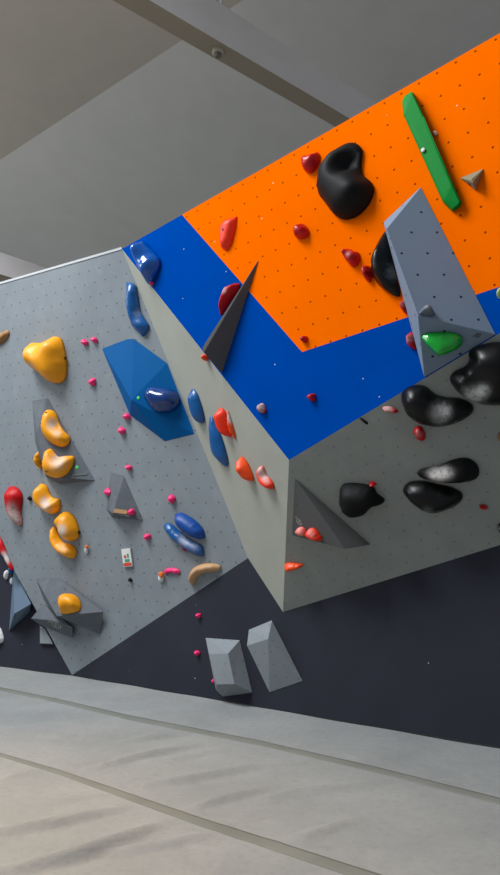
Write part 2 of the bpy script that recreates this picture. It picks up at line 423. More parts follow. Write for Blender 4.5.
def hold(name, pl, outline, H, mat, label, cat='climbing hold', group=None, lift=.33, feats=(), chalk=(), bolts=(), full=1.0, p=2.0, rim=.16, sm=3, sharp=False, fine=17):
    """outline in photo coordinates, laid on the wall plane (read at part of the hold's height); H = bulge in metres.
       feats: (px, py, radius_px, dh) bumps and scoops; chalk: (px, py, radius_px, strength); bolts: (px, py, radius_m)"""
    if pl is F: lift *= .35
    to = lambda x, y, hh=None: np.array(pl.uv(pl.hit(x, y, H * lift if hh is None else hh)))
    # near side of the bulge hides the wall, far side shows the foot: read each outline point at the matching height
    oc = np.mean(np.array(outline, float), 0); P_ = pl.hit(*oc); sh = proj(P_ + pl.n * H) - proj(P_); shl = np.linalg.norm(sh)
    al = [float((np.array(q, float) - oc) @ sh / (shl + 1e-9)) for q in outline]; a0, a1 = min(al), max(al)
    raw = [to(q[0], q[1], H * lift * 1.5 * (a_ - a0) / (a1 - a0 + 1e-9)) for q, a_ in zip(outline, al)]
    cen = np.mean(raw, 0)
    poly = smooth_poly(raw, 52, sharp) - cen
    pxm = np.linalg.norm(to(outline[0][0] + 1, outline[0][1]) - to(outline[0][0], outline[0][1]))
    pxv = np.linalg.norm(to(outline[0][0], outline[0][1] + 1) - to(outline[0][0], outline[0][1])); pxm = (pxm * pxv) ** .5
    lo, hi = poly.min(0), poly.max(0); size = max(hi - lo); s = max(size / fine, .004)
    pts = [tuple(q) for q in poly]; nb = len(pts)
    y = lo[1]; k = 0
    while y < hi[1]:
        x = lo[0] + (s / 2 if k % 2 else 0)
        while x < hi[0]:
            q = np.array((x, y))
            if inside(q, poly) and seg_dist(q, poly) > s * .45: pts.append((x, y))
            x += s
        y += s * .87; k += 1
    vo, eo, fo_, ov, oe, of = delaunay_2d_cdt([Vector(q) for q in pts], [(i, (i + 1) % nb) for i in range(nb)], [list(range(nb))], 1, 1e-6)
    X = np.array([(v.x, v.y) for v in vo]); onb = np.array([any(i < nb for i in o) for o in ov])
    d = np.array([0 if b_ else seg_dist(x, poly) for x, b_ in zip(X, onb)]); dm = max(d.max(), 1e-5)
    t = np.clip(d / (dm * full), 0, 1)
    h = H * (rim + (1 - rim) * (1 - (1 - t) ** p) ** (1 / p))
    nbr = [set() for _ in X]
    for f in fo_:
        for i in range(len(f)): nbr[f[i]].add(f[(i + 1) % len(f)]); nbr[f[(i + 1) % len(f)]].add(f[i])
    def relax(h, n):
        for _ in range(n):
            h = np.array([h[i] if onb[i] or not nbr[i] else .4 * h[i] + .6 * np.mean([h[j] for j in nbr[i]]) for i in range(len(h))])
        return h
    h = relax(h, sm)
    for (fx, fy, fr, dh) in feats:
        q = to(fx, fy) - cen; r = fr * pxm
        h = h + np.where(onb, 0, dh * np.exp(-((X - q) ** 2).sum(1) / (r * r)))
    h = relax(h, 1); h = np.where(onb, H * rim, np.maximum(h, H * rim * .8))
    bm = bmesh.new(); lay = bm.verts.layers.float.new('chalk')
    V = [bm.verts.new((X[i][0], X[i][1], h[i])) for i in range(len(X))]
    for i, v in enumerate(V):
        for (cx, cy, cr, cs) in chalk:
            q = to(cx, cy, h[i]) - cen; v[lay] = min(1, v[lay] + cs * math.exp(-(((X[i] - q) ** 2).sum() / (cr * pxm) ** 2) ** 1.6))
    for f in fo_: bm.faces.new([V[i] for i in f])
    ring = [e for e in bm.edges if len(e.link_faces) == 1]
    low = {}
    for e in ring:
        for v in e.verts:
            if v not in low: low[v] = bm.verts.new((v.co.x, v.co.y, 0)); low[v][lay] = v[lay]
    for e in ring: bm.faces.new((e.verts[0], e.verts[1], low[e.verts[1]], low[e.verts[0]]))
    # back
    for f in [f for f in bm.faces if all(v in low for v in f.verts)]: pass
    ed = [bm.edges.get((low[e.verts[0]], low[e.verts[1]])) for e in ring]
    bmesh.ops.contextual_create(bm, geom=[e for e in ed if e])
    bmesh.ops.recalc_face_normals(bm, faces=bm.faces)
    org = pl.o + pl.u * cen[0] + pl.v * cen[1] + pl.n * GAP
    mw = pl.mat(org)
    o = link(name, bm, mat, None, mw, True)
    tag(o, label, cat, group)
    for (bx, by, br) in bolts:
        q = to(bx, by, H * .9) - cen
        i = int(np.argmin(((X - q) ** 2).sum(1)))
        b2 = bmesh.new(); lathe(b2, [(br, -.02), (br, .003), (br * .55, .003), (br * .5, -.004)], 14)
        link('bolt', b2, M['bolt'], o, mw @ Matrix.Translation((X[i][0], X[i][1], h[i])))
    return o

def oval(cx, cy, rx, ry, ang=0, n=8, w=0):
    a = math.radians(ang); out = []
    for i in range(n):
        t = 2 * math.pi * i / n; r = 1 + w * math.sin(3 * t + cx)
        x, y = rx * r * math.cos(t), ry * r * math.sin(t)
        out.append((cx + x * math.cos(a) - y * math.sin(a), cy + x * math.sin(a) + y * math.cos(a)))
    return out

# ------------------------------------------------------------------ volumes
def volume(name, pl, verts, mat, label, group=None, cell=.2, skip=0, bev=.003):
    """plywood volume: convex body through points (px, py, height above the wall)"""
    pts = [pl.hit(x, y, h) + pl.n * GAP for x, y, h in verts]
    org = pl.hit(verts[0][0], verts[0][1], 0); mw = pl.mat(org); inv = mw.inverted()
    bm = bmesh.new()
    for q in pts: bm.verts.new(inv @ q)
    r = bmesh.ops.convex_hull(bm, input=bm.verts)
    bmesh.ops.delete(bm, geom=[v for v in bm.verts if not v.link_faces], context='VERTS')
    bmesh.ops.dissolve_limit(bm, angle_limit=math.radians(4), verts=bm.verts, edges=bm.edges)
    bmesh.ops.bevel(bm, geom=list(bm.edges), offset=bev, segments=1, affect='EDGES', profile=.5)
    bmesh.ops.recalc_face_normals(bm, faces=bm.faces)
    uvl = bm.loops.layers.uv.new('UVMap')
    for f in bm.faces:
        n = f.normal; u = Vector((0, 1, 0)).cross(n)
        u = u.normalized() if u.length > .05 else Vector((1, 0, 0)); v = n.cross(u); c0 = f.calc_center_median()
        for l in f.loops:
            q = l.vert.co - c0; l[uvl].uv = (q.dot(u) / cell + .5, q.dot(v) / cell + .5)
    o = link(name, bm, mat, None, mw)
    tag(o, label, 'climbing volume', group)
    return o
def face_plane(pl, a, b_, c_):
    return Plane(*(pl.hit(*q) for q in (a, b_, c_)))
def on_face(pl, fp, x, y):
    q = fp.hit(x, y); return (x, y, (q - pl.o).dot(pl.n))
def dot_on(parent, pl, x, y, r=.018, name='marker_dot', m='lime', label=None, h=0.0):
    bm = bmesh.new(); lathe(bm, [(r, -.004), (r, .004), (r * .6, .007)], 14)
    o = link(name, bm, M[m], parent, pl.mat(pl.hit(x, y, h)))
    if label: o['label'] = label
    return o
def emblem(parent, pl, x, y, size_px, ang, m):
    """maker's mark: a stroke and two rounded rings"""
    s = (pl.hit(x + size_px, y) - pl.hit(x, y)).length; bm = bmesh.new(); ca, sa = math.cos(ang), math.sin(ang)
    def strip(pts, w):
        up = []
        for i, q in enumerate(pts):
            a_ = np.array(pts[max(i - 1, 0)]); b_ = np.array(pts[min(i + 1, len(pts) - 1)]); d = b_ - a_; d = d / (np.linalg.norm(d) + 1e-9); nn = np.array((-d[1], d[0])) * w / 2
            pair = []
            for sg in (1, -1):
                xx, yy = (np.array(q) + nn * sg) * s
                for z in (0, .003): pair.append(bm.verts.new((xx * ca - yy * sa, xx * sa + yy * ca, z)))
            up.append(pair)
        for p_, q_ in zip(up, up[1:]):
            for i, j in ((0, 1), (1, 3), (3, 2), (2, 0)): bm.faces.new((p_[i], p_[j], q_[j], q_[i]))
    ring = lambda cx: [(cx + .2 * math.cos(t * math.pi / 8), .3 * math.sin(t * math.pi / 8)) for t in range(17)]
    strip([(-.62, .02), (-.45, .3), (-.3, .1)], .09); strip(ring(-.06), .09); strip(ring(.2), .09); strip([(.48, -.28), (.62, .2)], .09)
    bmesh.ops.recalc_face_normals(bm, faces=bm.faces)
    o = link('emblem', bm, M[m], parent, pl.mat(pl.hit(x, y))); o['label'] = 'small printed emblem of rings'
    return o

m_vdark = paint('dark_grey_volume_paint', (98, 103, 110), .6, (.2, .2, .009, False), (50, 50, 52), var=.06, dotmix=.5, chalky=.12)
m_vgrey = paint('blue_grey_volume_paint', (124, 140, 160), .6, (.15, .15, .008, True), (28, 28, 32), var=.04, dotmix=.9)
m_vlight = paint('mid_grey_volume_paint', (134, 140, 145), .6, (.17, .17, .009, False), (50, 50, 52), var=.06, dotmix=.7, chalky=.1)
m_vblue = paint('blue_volume_paint', (2, 86, 148), .5, None, var=.06)
m_vspike = paint('charcoal_volume_paint', (92, 92, 92), .6, (.2, .2, .007, False), (45, 45, 45), var=.06, dotmix=.5)
m_vsteel = paint('steel_blue_volume_paint', (96, 112, 130), .6, None, var=.06)

# --- left panel volumes
V1f = face_plane(L, (48, 398, 0), (95.4, 480.6, 0), (56, 477, .15))
v1v = [(32.4, 400.5, 0), (48, 398, 0), (95.4, 480.6, 0), (60, 484, 0), (46, 477, .02), (35, 441, 0), on_face(L, V1f, 37, 432), on_face(L, V1f, 46, 473.5), (56, 477, .15)]
V1 = volume('climbing_volume', L, v1v, m_vdark, 'tall dark grey wedge volume carrying two big yellow holds', 'grey volumes on the left panel')
dot_on(V1, V1f, 77, 467.5, .02, label='bright green dot')
bm = bmesh.new(); bm_box(bm, (-.095, -.012, 0), (.095, .012, .008)); 
so = link('steel_plate', bm, M['steel'], V1, V1f.mat(V1f.hit(80.5, 474.5)) @ Matrix.Rotation(.05, 4, 'Z')); so['label'] = 'shiny metal strip'
V2 = volume('climbing_volume', L, [(111, 472.5, 0), (124, 475.5, 0), (143.5, 520.5, 0), (112, 517, 0), (106.5, 509, 0), (113, 513.5, .15)], m_vdark,
            'small grey pyramid volume with two pink footholds, mid left panel', 'grey volumes on the left panel', cell=.3)
V2r = face_plane(L, (124, 475.5, 0), (143.5, 520.5, 0), (113, 513.5, .15)); V2l = face_plane(L, (111, 472.5, 0), (106.5, 509, 0), (113, 513.5, .15))
bm = bmesh.new(); bm_box(bm, (-.075, -.022, 0), (.075, .022, .008)); wp = link('wood_patch', bm, M['wood'], V2, V2r.mat(V2r.hit(120.5, 511.5)) @ Matrix.Rotation(-.12, 4, 'Z')); wp['label'] = 'bare wooden strip at the foot'
bvv = [(102, 348.6, 0), (127, 339, 0), (134, 338.6, 0), (167.3, 363, 0), (194.8, 434, 0), (165, 441.4, 0), (130, 415, 0), (131.5, 400, .15)]
V3 = volume('climbing_volume', L, bvv, m_vblue, 'large blue faceted polygon volume with glossy navy hold on it')
V3f = face_plane(L, (167.3, 363, 0), (194.8, 434, 0), (131.5, 400, .15))
dot_on(V3, V3f, 138.5, 398, .018, label='bright green dot')
# low left cluster
V4 = volume('climbing_volume', L, [(36, 578.4, 0), (59, 577.6, 0), (103.6, 611.6, .06), (100.4, 634.4, 0), (75, 622, 0), (44, 600, 0), (57, 616, .22), (44, 597, .03)], m_vdark,
            'dark grey faceted volume with a single yellow hold, low on left panel', 'grey volumes on the left panel', cell=.3)
V4f = face_plane(L, (59, 577.6, 0), (103.6, 611.6, .06), (57, 617, .22))
V5 = volume('climbing_volume', L, [(43.5, 603.5, 0), (31, 618.4, .03), (53, 620.5, .16), (72.5, 627, .10), (73, 638, .03), (40, 625, .0), (74, 627, 0)], m_vdark,
            'dark grey flat volume with printed emblem, tucked below the single yellow hold', 'grey volumes on the left panel', cell=.4)
V5f = face_plane(L, (53, 620.5, .16), (72.5, 627, .10), (73, 638, .03))
emblem(V5, V5f, 55, 624.5, 9, -.35, 'mark')
V6 = volume('climbing_volume', WL, [(40, 626, 0), (46, 628.5, 0), (54, 644.5, 0), (40, 644, 0), (40, 627, .04), (45.5, 629.5, .04), (53, 643.8, .04), (40.3, 643.3, .04)], m_vlight,
            'small pale grey block on the charcoal wall beneath the emblem volume', cell=.5)
V7 = volume('climbing_volume', WL, [(14, 569, 0), (32, 600, 0), (30, 612, 0), (9, 631.5, 0), (13, 578, 0), (14.2, 614, .2), (31, 604, .16)], m_vsteel,
            'tall blue grey wedge volume at the left edge of the picture', cell=.5)
# base wall pair
V8 = volume('climbing_volume', W, [(205.6, 637.6, 0), (240, 640, 0), (252.6, 692.6, 0), (223, 696.8, 0), (216, 690, 0), (209, 654, .1), (228, 653.6, .16), (234.4, 684, .16), (216.5, 684.5, .12)], m_vlight,
            'grey boxy volume on charcoal base wall, left of the two', 'pair of grey volumes on the base wall', cell=.11)
V9 = volume('climbing_volume', W, [(248.8, 629.6, 0), (272, 620, 0), (303, 681, 0), (269.6, 692.6, 0), (247, 645.6, .08), (268, 639, .16)], m_vlight,
            'grey slanted wedge volume on charcoal base wall, right of the two', 'pair of grey volumes on the base wall', cell=.12)
# upper facet
VS = volume('climbing_volume', F, [(259.5, 258.5, 0), (202.6, 347.5, .2), (204, 352.5, .2), (222, 374, .0), (222, 345, 0), (240, 292, 0)], m_vspike,
            'slim dark grey spike volume across the blue and orange border', cell=.16)
VBm = face_plane(F, (421, 187, 0), (496, 334.5, 0), (418, 316, .32))
VB = volume('climbing_volume', F, [(421, 187, 0), (496, 334.5, 0), (424.5, 377.6, 0), (418, 316, .32), on_face(F, VBm, 386.5, 229), (383.5, 223, .06), (385, 221, .0), (421, 340, 0)], m_vgrey,
            'large blue grey volume with green hold under it, upper right', cell=.19)
VBb = face_plane(F, (496, 334.5, 0), (424.5, 377.6, 0), (418, 316, .32))
emblem(VB, VBb, 477, 335.5, 7, .45, 'darkmark')
# overhang facet
VR = volume('climbing_volume', R, [(294.7, 478, 0), (292, 535, 0), (371, 544.4, 0), (345, 549, .2)], m_vspike, 'dark grey triangular volume with two small orange holds, on shaded overhang', cell=.25)
VRl = face_plane(R, (294.7, 478, 0), (292, 535, 0), (345, 549, .2))
emblem(VR, VRl, 298.5, 521, 6, -.9, 'mark')

# ------------------------------------------------------------------ holds on the left panel
GY = 'yellow holds on the left panel'
hold('climbing_hold', L, [(24.5, 343), (38, 342.5), (46, 339.5), (54, 336.5), (61, 340), (66, 355), (67.4, 368), (66, 378), (60, 383), (49, 381.5), (38, 373), (26, 366.5), (24, 355)], .24, M['yellow'],
     'bulky yellow hold with pinched tip, highest yellow on left panel', group=GY, feats=[(31, 355, 7, .03), (41, 348, 6, -.06), (56, 345, 9, .03)], chalk=[(30, 367, 4, .5)], bolts=[(61, 356, .016)], full=1.1)
hold('climbing_hold', V1f, [(40, 420), (43, 410.5), (49, 409), (55, 413), (59, 424), (64, 431), (70, 437), (69, 444), (62, 447), (53, 444), (45, 438), (40, 430)], .13, M['yellow'],
     'yellow curved hold on top half of the tall dark wedge volume', group=GY, feats=[(58, 425, 6, -.07)], chalk=[(52, 424, 5, .8), (57, 433, 4, .6)], bolts=[(46, 412, .012)])
hold('climbing_hold', V1f, [(41, 460), (43, 451), (49, 448), (54, 453), (58, 456.5), (66, 456), (74.5, 457), (73, 466), (66, 475), (55, 477.5), (45, 474), (41, 468)], .14, M['yellow'],
     'yellow curved hold on bottom half of the tall dark wedge volume', group=GY, feats=[(60, 458, 6, -.07)], chalk=[(58, 461, 8, .75)], bolts=[(46, 471, .012)])
hold('climbing_hold', L, [(34.5, 459), (37, 452), (39.5, 451), (41, 458), (42, 467), (40, 469), (37, 466)], .11, M['yellow'],
     'yellow hold peeking out from behind the tall wedge volume', group=GY)
hold('climbing_hold', L, [(33, 494), (36, 486), (40, 484), (45, 487), (49, 495), (54, 498.5), (60, 499), (61, 506), (57, 512.5), (50, 514), (41, 509.5), (34.5, 503)], .16, M['yellow'],
     'yellow hold with chalky bite, just below the tall wedge volume', group=GY, feats=[(49, 500, 5, -.05)], chalk=[(45, 504, 6, .9)])
hold('climbing_hold', L, [(52.5, 519), (58, 515), (64, 511.8), (72, 515), (77, 522), (80, 532), (77, 539), (69, 541), (62, 537), (58, 531), (53, 526)], .17, M['yellow'],
     'rounded yellow hold with chalk streak, upper of the touching pair', group=GY, feats=[(60, 524, 5, -.04)], chalk=[(62, 530, 5, .95)], bolts=[(76.5, 533, .018)])
hold('climbing_hold', L, [(48.5, 531), (50, 527.5), (53, 528.5), (57, 537), (63, 543), (70, 544), (76, 548), (77, 554), (73, 558.5), (65, 556.5), (56, 551), (50.5, 543)], .13, M['yellow'],
     'yellow crescent hold, lower of the touching pair', group=GY, chalk=[(62, 548, 5, .3)])
hold('climbing_hold', V4f, [(57, 601), (59, 595), (65, 592.5), (73, 594), (79, 599), (81.5, 606), (79.5, 611), (70, 613), (61, 613), (58, 608.5)], .15, M['yellow'],
     'yellow rounded hold on the low dark faceted volume', group=GY, feats=[(68, 612, 5, -.03)])
hold('climbing_hold', L, [(3.5, 494), (6, 488), (12, 486.5), (19, 489.5), (23, 496), (22, 504), (20.5, 511), (22, 522), (19, 526), (13, 522), (7, 514), (4.5, 505)], .14, M['brightred'],
     'red drooping hold with chalky lower end, left edge of panel', chalk=[(12, 512, 7, .8), (18, 520, 6, .7)])
hold('climbing_hold', L, [(-7, 332), (2, 332.5), (6, 330), (9, 331), (9.5, 335), (5, 341), (-1, 344.5), (-8, 343)], .06, M['oldwood'], 'brown wooden hold cut off by the left picture edge')
hold('climbing_hold', L, [(123.8, 281.5), (130.5, 282.5), (134.2, 285.5), (139.4, 311.6), (149.6, 325.5), (149, 330), (143.6, 336.5), (131, 325.5), (126.3, 313), (124.5, 299)], .12, M['blue'],
     'long blue hold below the top corner of the left panel', feats=[(139, 317, 5, -.04)], chalk=[(138, 313, 4, .25)], sharp=True, full=.9)
hold('climbing_hold', V3f, [(142, 396), (144, 389), (149, 386), (160, 387), (172, 389.5), (178, 395), (180, 402), (176.5, 409.5), (168, 412.5), (155, 411.5), (149, 405)], .15, M['navy'],
     'glossy navy oval hold on the large blue volume', p=1.7, lift=.3)
hold('climbing_hold', L, [(172.7, 516), (176, 513.8), (181, 513.5), (194, 520), (203, 528.5), (205.3, 536), (203, 538.6), (196.6, 538.4), (185, 534.5), (175, 525.4)], .11, M['deepblue'],
     'matt blue almond hold, upper of the lower blue pair')
hold('climbing_hold', L, [(162, 528.5), (163.5, 524.5), (166.7, 523.4), (172, 526), (183.6, 535.5), (196, 542), (202, 545.5), (204.6, 554), (203, 556), (196, 555), (183.6, 549), (170.6, 538.8)], .1, M['blue'],
     'shiny blue slim hold, lower of the lower blue pair', chalk=[(184, 540, 6, .5), (194, 546, 5, .35)])
hold('climbing_hold', L, [(188.6, 585), (187, 578), (192.2, 568.5), (201.8, 564), (214, 563.5), (220.5, 565.5), (220.5, 569.5), (214, 572), (204, 573), (197, 577), (191.5, 585)], .1, M['wood'],
     'pale wooden banana hold near the bottom edge of the panel')
# left edge red and white strip, blue end and white blobs
lh = hold('climbing_hold', L, [(-4, 536), (0.5, 540), (5, 549), (9, 559), (13.5, 567), (12.5, 570.5), (9, 568), (4, 559), (-3, 549)], .08, M['brightred'],
     'red and white banded hold along the left picture edge', chalk=[(4.5, 557, 4, 1.5), (7, 560, 3, 1.2)])
hold('climbing_hold', WL, [(9.5, 567), (13.5, 567.5), (14, 571), (11.5, 574), (8.6, 571)], .06, M['blue'], 'tiny blue hold at the top of the blue grey wedge')
hold('foothold', WL, [(4, 574), (6, 570), (9, 571.5), (8.5, 576), (6, 579.5), (4, 578)], .05, M['white'], 'small pinkish white hold beside the tip of the blue grey wedge', 'foothold', chalk=())
hold('foothold', WL, [(10, 580), (12, 577.5), (13, 580), (12.5, 584), (10.5, 584)], .03, M['white'], 'tiny white hold on the edge of the blue grey wedge', 'foothold')
hold('climbing_hold', WL, [(-6, 627), (0, 628), (3, 633), (4.3, 639), (2, 642.5), (-6, 643)], .08, M['white'], 'white hold low on charcoal wall at left picture edge')

# pink footholds, left panel and base wall
PK = 'pink footholds'
for o_, lab in ((oval(84.6, 342.3, 4.2, 2.9, 30, w=.1), 'pink foothold right of the bulky yellow hold, left of two'), (oval(94.3, 340, 4.2, 2.7, 25, w=.1), 'pink foothold right of the bulky yellow hold, right of two'),
                (oval(92.3, 382, 4.3, 4, 0, w=.08), 'pink round foothold between the bulky yellow hold and blue volume'),
                (oval(126.5, 416.5, 4.4, 3.2, 10, w=.12), 'pink foothold touching the lower left edge of the blue volume'),
                (oval(121.7, 430.7, 4.2, 3.6, 20, w=.1), 'pink foothold just below the one touching the blue volume'),
                (oval(128.4, 467.5, 4, 2.6, 5, w=.1), 'flat pink foothold above the small grey pyramid volume'),
                (oval(171.5, 499, 4.3, 4.4, 0, w=.06), 'round pink foothold above the lower blue pair'),
                (oval(147, 536.8, 4, 3.2, -15, w=.2), 'pink foothold between small grey pyramid and the slim blue hold')):
    hold('foothold', L, o_, .055, M['pink'], lab, 'foothold', PK, fine=9, sm=1)
hold('foothold', V2l, oval(107.5, 492, 3.3, 4, 0, w=.08), .06, M['pink'], 'pink foothold on the left side of the small grey pyramid', 'foothold', PK, fine=9, sm=1)
hold('foothold', V2r, oval(131.3, 512, 4.2, 3.5, 0, w=.08), .06, M['pink'], 'pink foothold on the front of the small grey pyramid', 'foothold', PK, fine=9, sm=1)
hold('foothold', L, [(163, 572), (166, 568.8), (173, 568), (179, 569.5), (180.5, 572.5), (176, 574), (170, 572.8), (165, 574.5)], .06, M['pink'], 'long pink foothold beside the orange and white tag', 'foothold', PK, fine=12)
hold('foothold', L, oval(184.5, 549.5, 3, 1.6, 25), .03, M['brightred'], 'tiny red foothold under the shiny slim blue hold', 'foothold', fine=8, sm=1)
for o_, lab in ((oval(198.6, 615.5, 3.2, 2.5, 0, w=.15), 'pink foothold on charcoal wall, highest of its three'), (oval(197, 653, 3.2, 2.7, 0, w=.15), 'pink foothold on charcoal wall left of the boxy grey volume'),
                (oval(214.2, 681, 2.4, 2.6, 0, w=.1), 'pink foothold peeking out beside the base of the boxy grey volume')):
    hold('foothold', W, o_, .05, M['pink'], lab, 'foothold', PK, fine=8, sm=1)
hold('foothold', L, oval(29.7, 498.4, 2.6, 2.1, 30), .04, M['black'], 'tiny black foothold between red hold and yellow holds', 'foothold', fine=8, sm=1)
hold('foothold', L, oval(130.3, 580, 2.4, 1.9, 30), .04, M['black'], 'tiny black foothold under the printed tag', 'foothold', fine=8, sm=1)

# tags
def boxthing(name, pl, x, y, w, h, d, ang, mat):
    bm = bmesh.new(); bm_box(bm, (-w / 2, -h / 2, 0), (w / 2, h / 2, d)); bmesh.ops.bevel(bm, geom=list(bm.edges), offset=min(w, h, d) * .12, segments=2, affect='EDGES')
    return link(name, bm, mat, None, pl.mat(pl.hit(x, y) + pl.n * GAP) @ Matrix.Rotation(ang, 4, 'Z'))
s1 = 1 / 80
tg = tag(boxthing('route_tag', L, 128, 557.5, .135, .2, .02, .08, M['card']), 'white printed tag with red foot on the left panel', 'tag')
def sub(parent, name, x0, x1, y0, y1, z0, z1, m):
    bm = bmesh.new(); bm_box(bm, (x0, y0, z0), (x1, y1, z1)); return link(name, bm, M[m], parent, parent.matrix_world @ Matrix.Identity(4) if False else parent.matrix_basis.copy())
sub(tg, 'red_band', -.06, .06, -.09, -.055, .02, .023, 'cardred')
sub(tg, 'green_print', -.03, .04, -.045, -.015, .02, .023, 'cardgreen')
sub(tg, 'red_print', -.035, -.005, .0, .03, .02, .023, 'cardred')
sub(tg, 'green_print', .01, .035, .0, .045, .02, .023, 'cardgreen')
def ovaltag(x, y, rx, ry, lab):
    o = hold('route_tag', L, oval(x, y, rx, ry), .03, M['white'], lab, 'tag', fine=10, sm=1)
    bm = bmesh.new(); lathe(bm, [(rx * .0095, -.01), (rx * .0095, .012), (rx * .006, .018)], 14)
    c_ = link('orange_cap', bm, M['cardorange'], o, L.mat(L.hit(x + .4, y - ry * .75, .03)))
    return o
ovaltag(160.8, 578, 3.2, 4.6, 'oval white tag with orange top beside the long pink foothold')
ovaltag(86.3, 550, 2.1, 4.2, 'small white tag with orange top right of the yellow crescent')

# ------------------------------------------------------------------ holds on the pale side facet
hold('climbing_hold', S, [(189, 398), (190.5, 391), (193, 389.5), (198, 395), (203, 409), (204.8, 421), (199.6, 423), (193, 415)], .08, M['blue'], 'upper small blue hold on the crease beside the blue volume', lift=.2)
hold('climbing_hold', S, [(209.4, 424), (209.6, 419), (212.4, 417.8), (222, 437), (228, 458), (227.6, 465.8), (222, 464), (212, 451)], .08, M['blue'], 'lower tall blue hold on the pale side facet', lift=.2, chalk=())
GO = 'orange holds on the pale side facet'
hold('climbing_hold', S, [(216.4, 413), (218, 409.5), (222, 408.6), (226, 413), (230, 427), (231.5, 436), (225, 434.5), (219, 425)], .1, M['vermilion'], 'orange hold on side facet, left half of the chalky twin', group=GO, lift=.2)
hold('climbing_hold', S, [(225.5, 412), (228, 412), (231, 419), (234.5, 430), (235.7, 437.5), (233, 438), (229, 427)], .08, M['orange'], 'orange hold on side facet, right half of the chalky twin', group=GO, lift=.2, chalk=[(230, 418, 4, 1)])
hold('climbing_hold', S, [(238, 460.5), (239.5, 457.6), (242.5, 457.8), (248.5, 464.5), (254, 477), (253.4, 480.8), (247, 478.7), (240.5, 469)], .1, M['orange'], 'plain orange oval hold on side facet, below the twin', group=GO, lift=.2, feats=[(246, 467, 3, .03)])
hold('climbing_hold', S, [(258.2, 469), (260, 466.6), (263, 466.6), (265.4, 474.5), (270, 478.5), (274, 483.5), (273.4, 489), (265.4, 486), (260, 479)], .08, M['vermilion'], 'orange hold with chalky top on side facet near the sharp edge', group=GO, lift=.2, chalk=[(261, 472, 5, .9), (266, 479, 3.5, .8)])

# ------------------------------------------------------------------ holds on the orange and blue facet
hold('climbing_hold', F, [(136.4, 254), (138.4, 245), (142, 241), (148, 246), (156, 254), (161, 261), (159.6, 270), (154, 281), (151, 285), (147, 281), (143.5, 275), (138.5, 265)], .2, M['gloss'],
     'glossy blue hold at the top left corner of the blue border', feats=[(145, 250, 5, .06), (150, 262, 7, -.05)], p=1.6)
hold('foothold', F, oval(152.6, 283.6, 1.8, 2, 0), .05, M['pink'], 'tiny pink foothold at the foot of the glossy blue hold', 'foothold', PK, fine=7, sm=1)
hold('climbing_hold', F, [(221.5, 304), (224, 296), (227.5, 287.5), (233, 285), (240, 284), (238, 293), (232, 300), (226, 309), (220.5, 315)], .1, M['brightred'],
     'red hold with pale rim tucked behind the dark spike volume', chalk=[(224, 290, 3, .6)], full=.6)
hold('foothold', F, oval(206, 357.8, 3, 3.4, 0), .07, M['orange'], 'small orange foothold at the lower end of the spike volume', 'foothold', fine=9, sm=1)
hold('climbing_hold', F, [(220.5, 226), (226, 220.5), (231, 218.5), (236.9, 216.5), (236, 227), (232.3, 243), (227, 251), (221.5, 247.5), (220.3, 236)], .07, M['vermilion'],
     'flat vermilion hold on the left part of the orange paint', sharp=True, bolts=[(223.6, 229, .012)], full=.7)
hold('climbing_hold', F, [(317.5, 181), (320.8, 167.4), (331.8, 153), (345, 143.8), (356, 143.6), (361.5, 150), (360.6, 166), (363, 175), (372, 183), (374, 193), (368.5, 206), (358, 216), (345, 219.8), (335, 214.7), (326, 203), (319, 193.8)], .19, M['black'],
     'big black kidney shaped hold on the orange paint', feats=[(350, 164, 8, -.17), (346, 172, 5, -.06), (362, 192, 9, .04)], full=1.05, bolts=[(328.6, 212, .012)] if False else ())
GR = 'dark red footholds on the upper facet'
for o_, lab, hh in (([(302.3, 159), (305, 155.5), (312, 156), (317, 152.4), (320, 156), (318.6, 166), (312, 173), (305.5, 171.5), (302.6, 165)], 'dark red hold left of the big black kidney hold', .1),
                (oval(302, 232, 7.3, 7.6, 0, 8, .08), 'dark red round hold below left of the black kidney hold', .1),
                (oval(367.8, 273.5, 4.8, 8.5, -15, 8, .06), 'red hold touching the left side of the black half dome', .09),
                (oval(304.8, 339.3, 3.6, 3.5, 0, 8, .06), 'small dark red foothold at the lower corner of the orange paint', .06),
                (oval(312.3, 397.4, 4.3, 4, 0, 8, .15), 'small dark red foothold on the lower blue paint', .06)):
    hold('foothold', F, o_, hh, M['red'], lab, 'foothold', GR, fine=11, sm=2)
hold('foothold', F, [(344.4, 253), (347, 249.5), (351, 249.5), (354, 251.5), (359, 253), (360.5, 259), (358, 265), (353, 267), (348.5, 263), (345, 258)], .1, M['red'], 'dark red two lobed foothold between kidney hold and big volume', 'foothold', GR, fine=12, feats=[(348, 254, 3, .04)], chalk=[(348, 254, 3, .3)])
hold('foothold', F, oval(262.3, 408.5, 4.3, 5.2, -20, 8, .1), .07, M['red'], 'chalky pink red foothold on the blue border near the sharp edge', 'foothold', fine=10, chalk=[(260.5, 407, 5, .9)])
gb = volume('climbing_hold', F, [(402, 101, 0), (404.5, 96, 0), (412, 91, 0), (423, 114, 0), (453, 185, 0), (462, 203, 0), (460, 208, 0), (452.5, 212.5, 0), (443, 203, 0), (420, 155, 0), (403.5, 115, 0),
      (402.5, 103, .06), (405, 98, .07), (412.5, 92.5, .07), (423.5, 116, .08), (452, 184.5, .08), (461, 203, .06), (453, 209.5, .06), (443.5, 200, .08), (421.5, 154, .09), (404, 114, .08)], M['green'],
     'long straight green bar hold on the orange paint', bev=.008)
gb['category'] = 'climbing hold'
dot_on(gb, F, 423, 150, .016, 'bolt', 'white', h=.09)
st = volume('climbing_hold', F, [(460, 178, 0), (484, 168.5, 0), (476, 191, 0), (473, 183, .09), (471, 179.5, .09)], M['stone'], 'small stone grey triangular hold right of the green bar')
st['category'] = 'climbing hold'
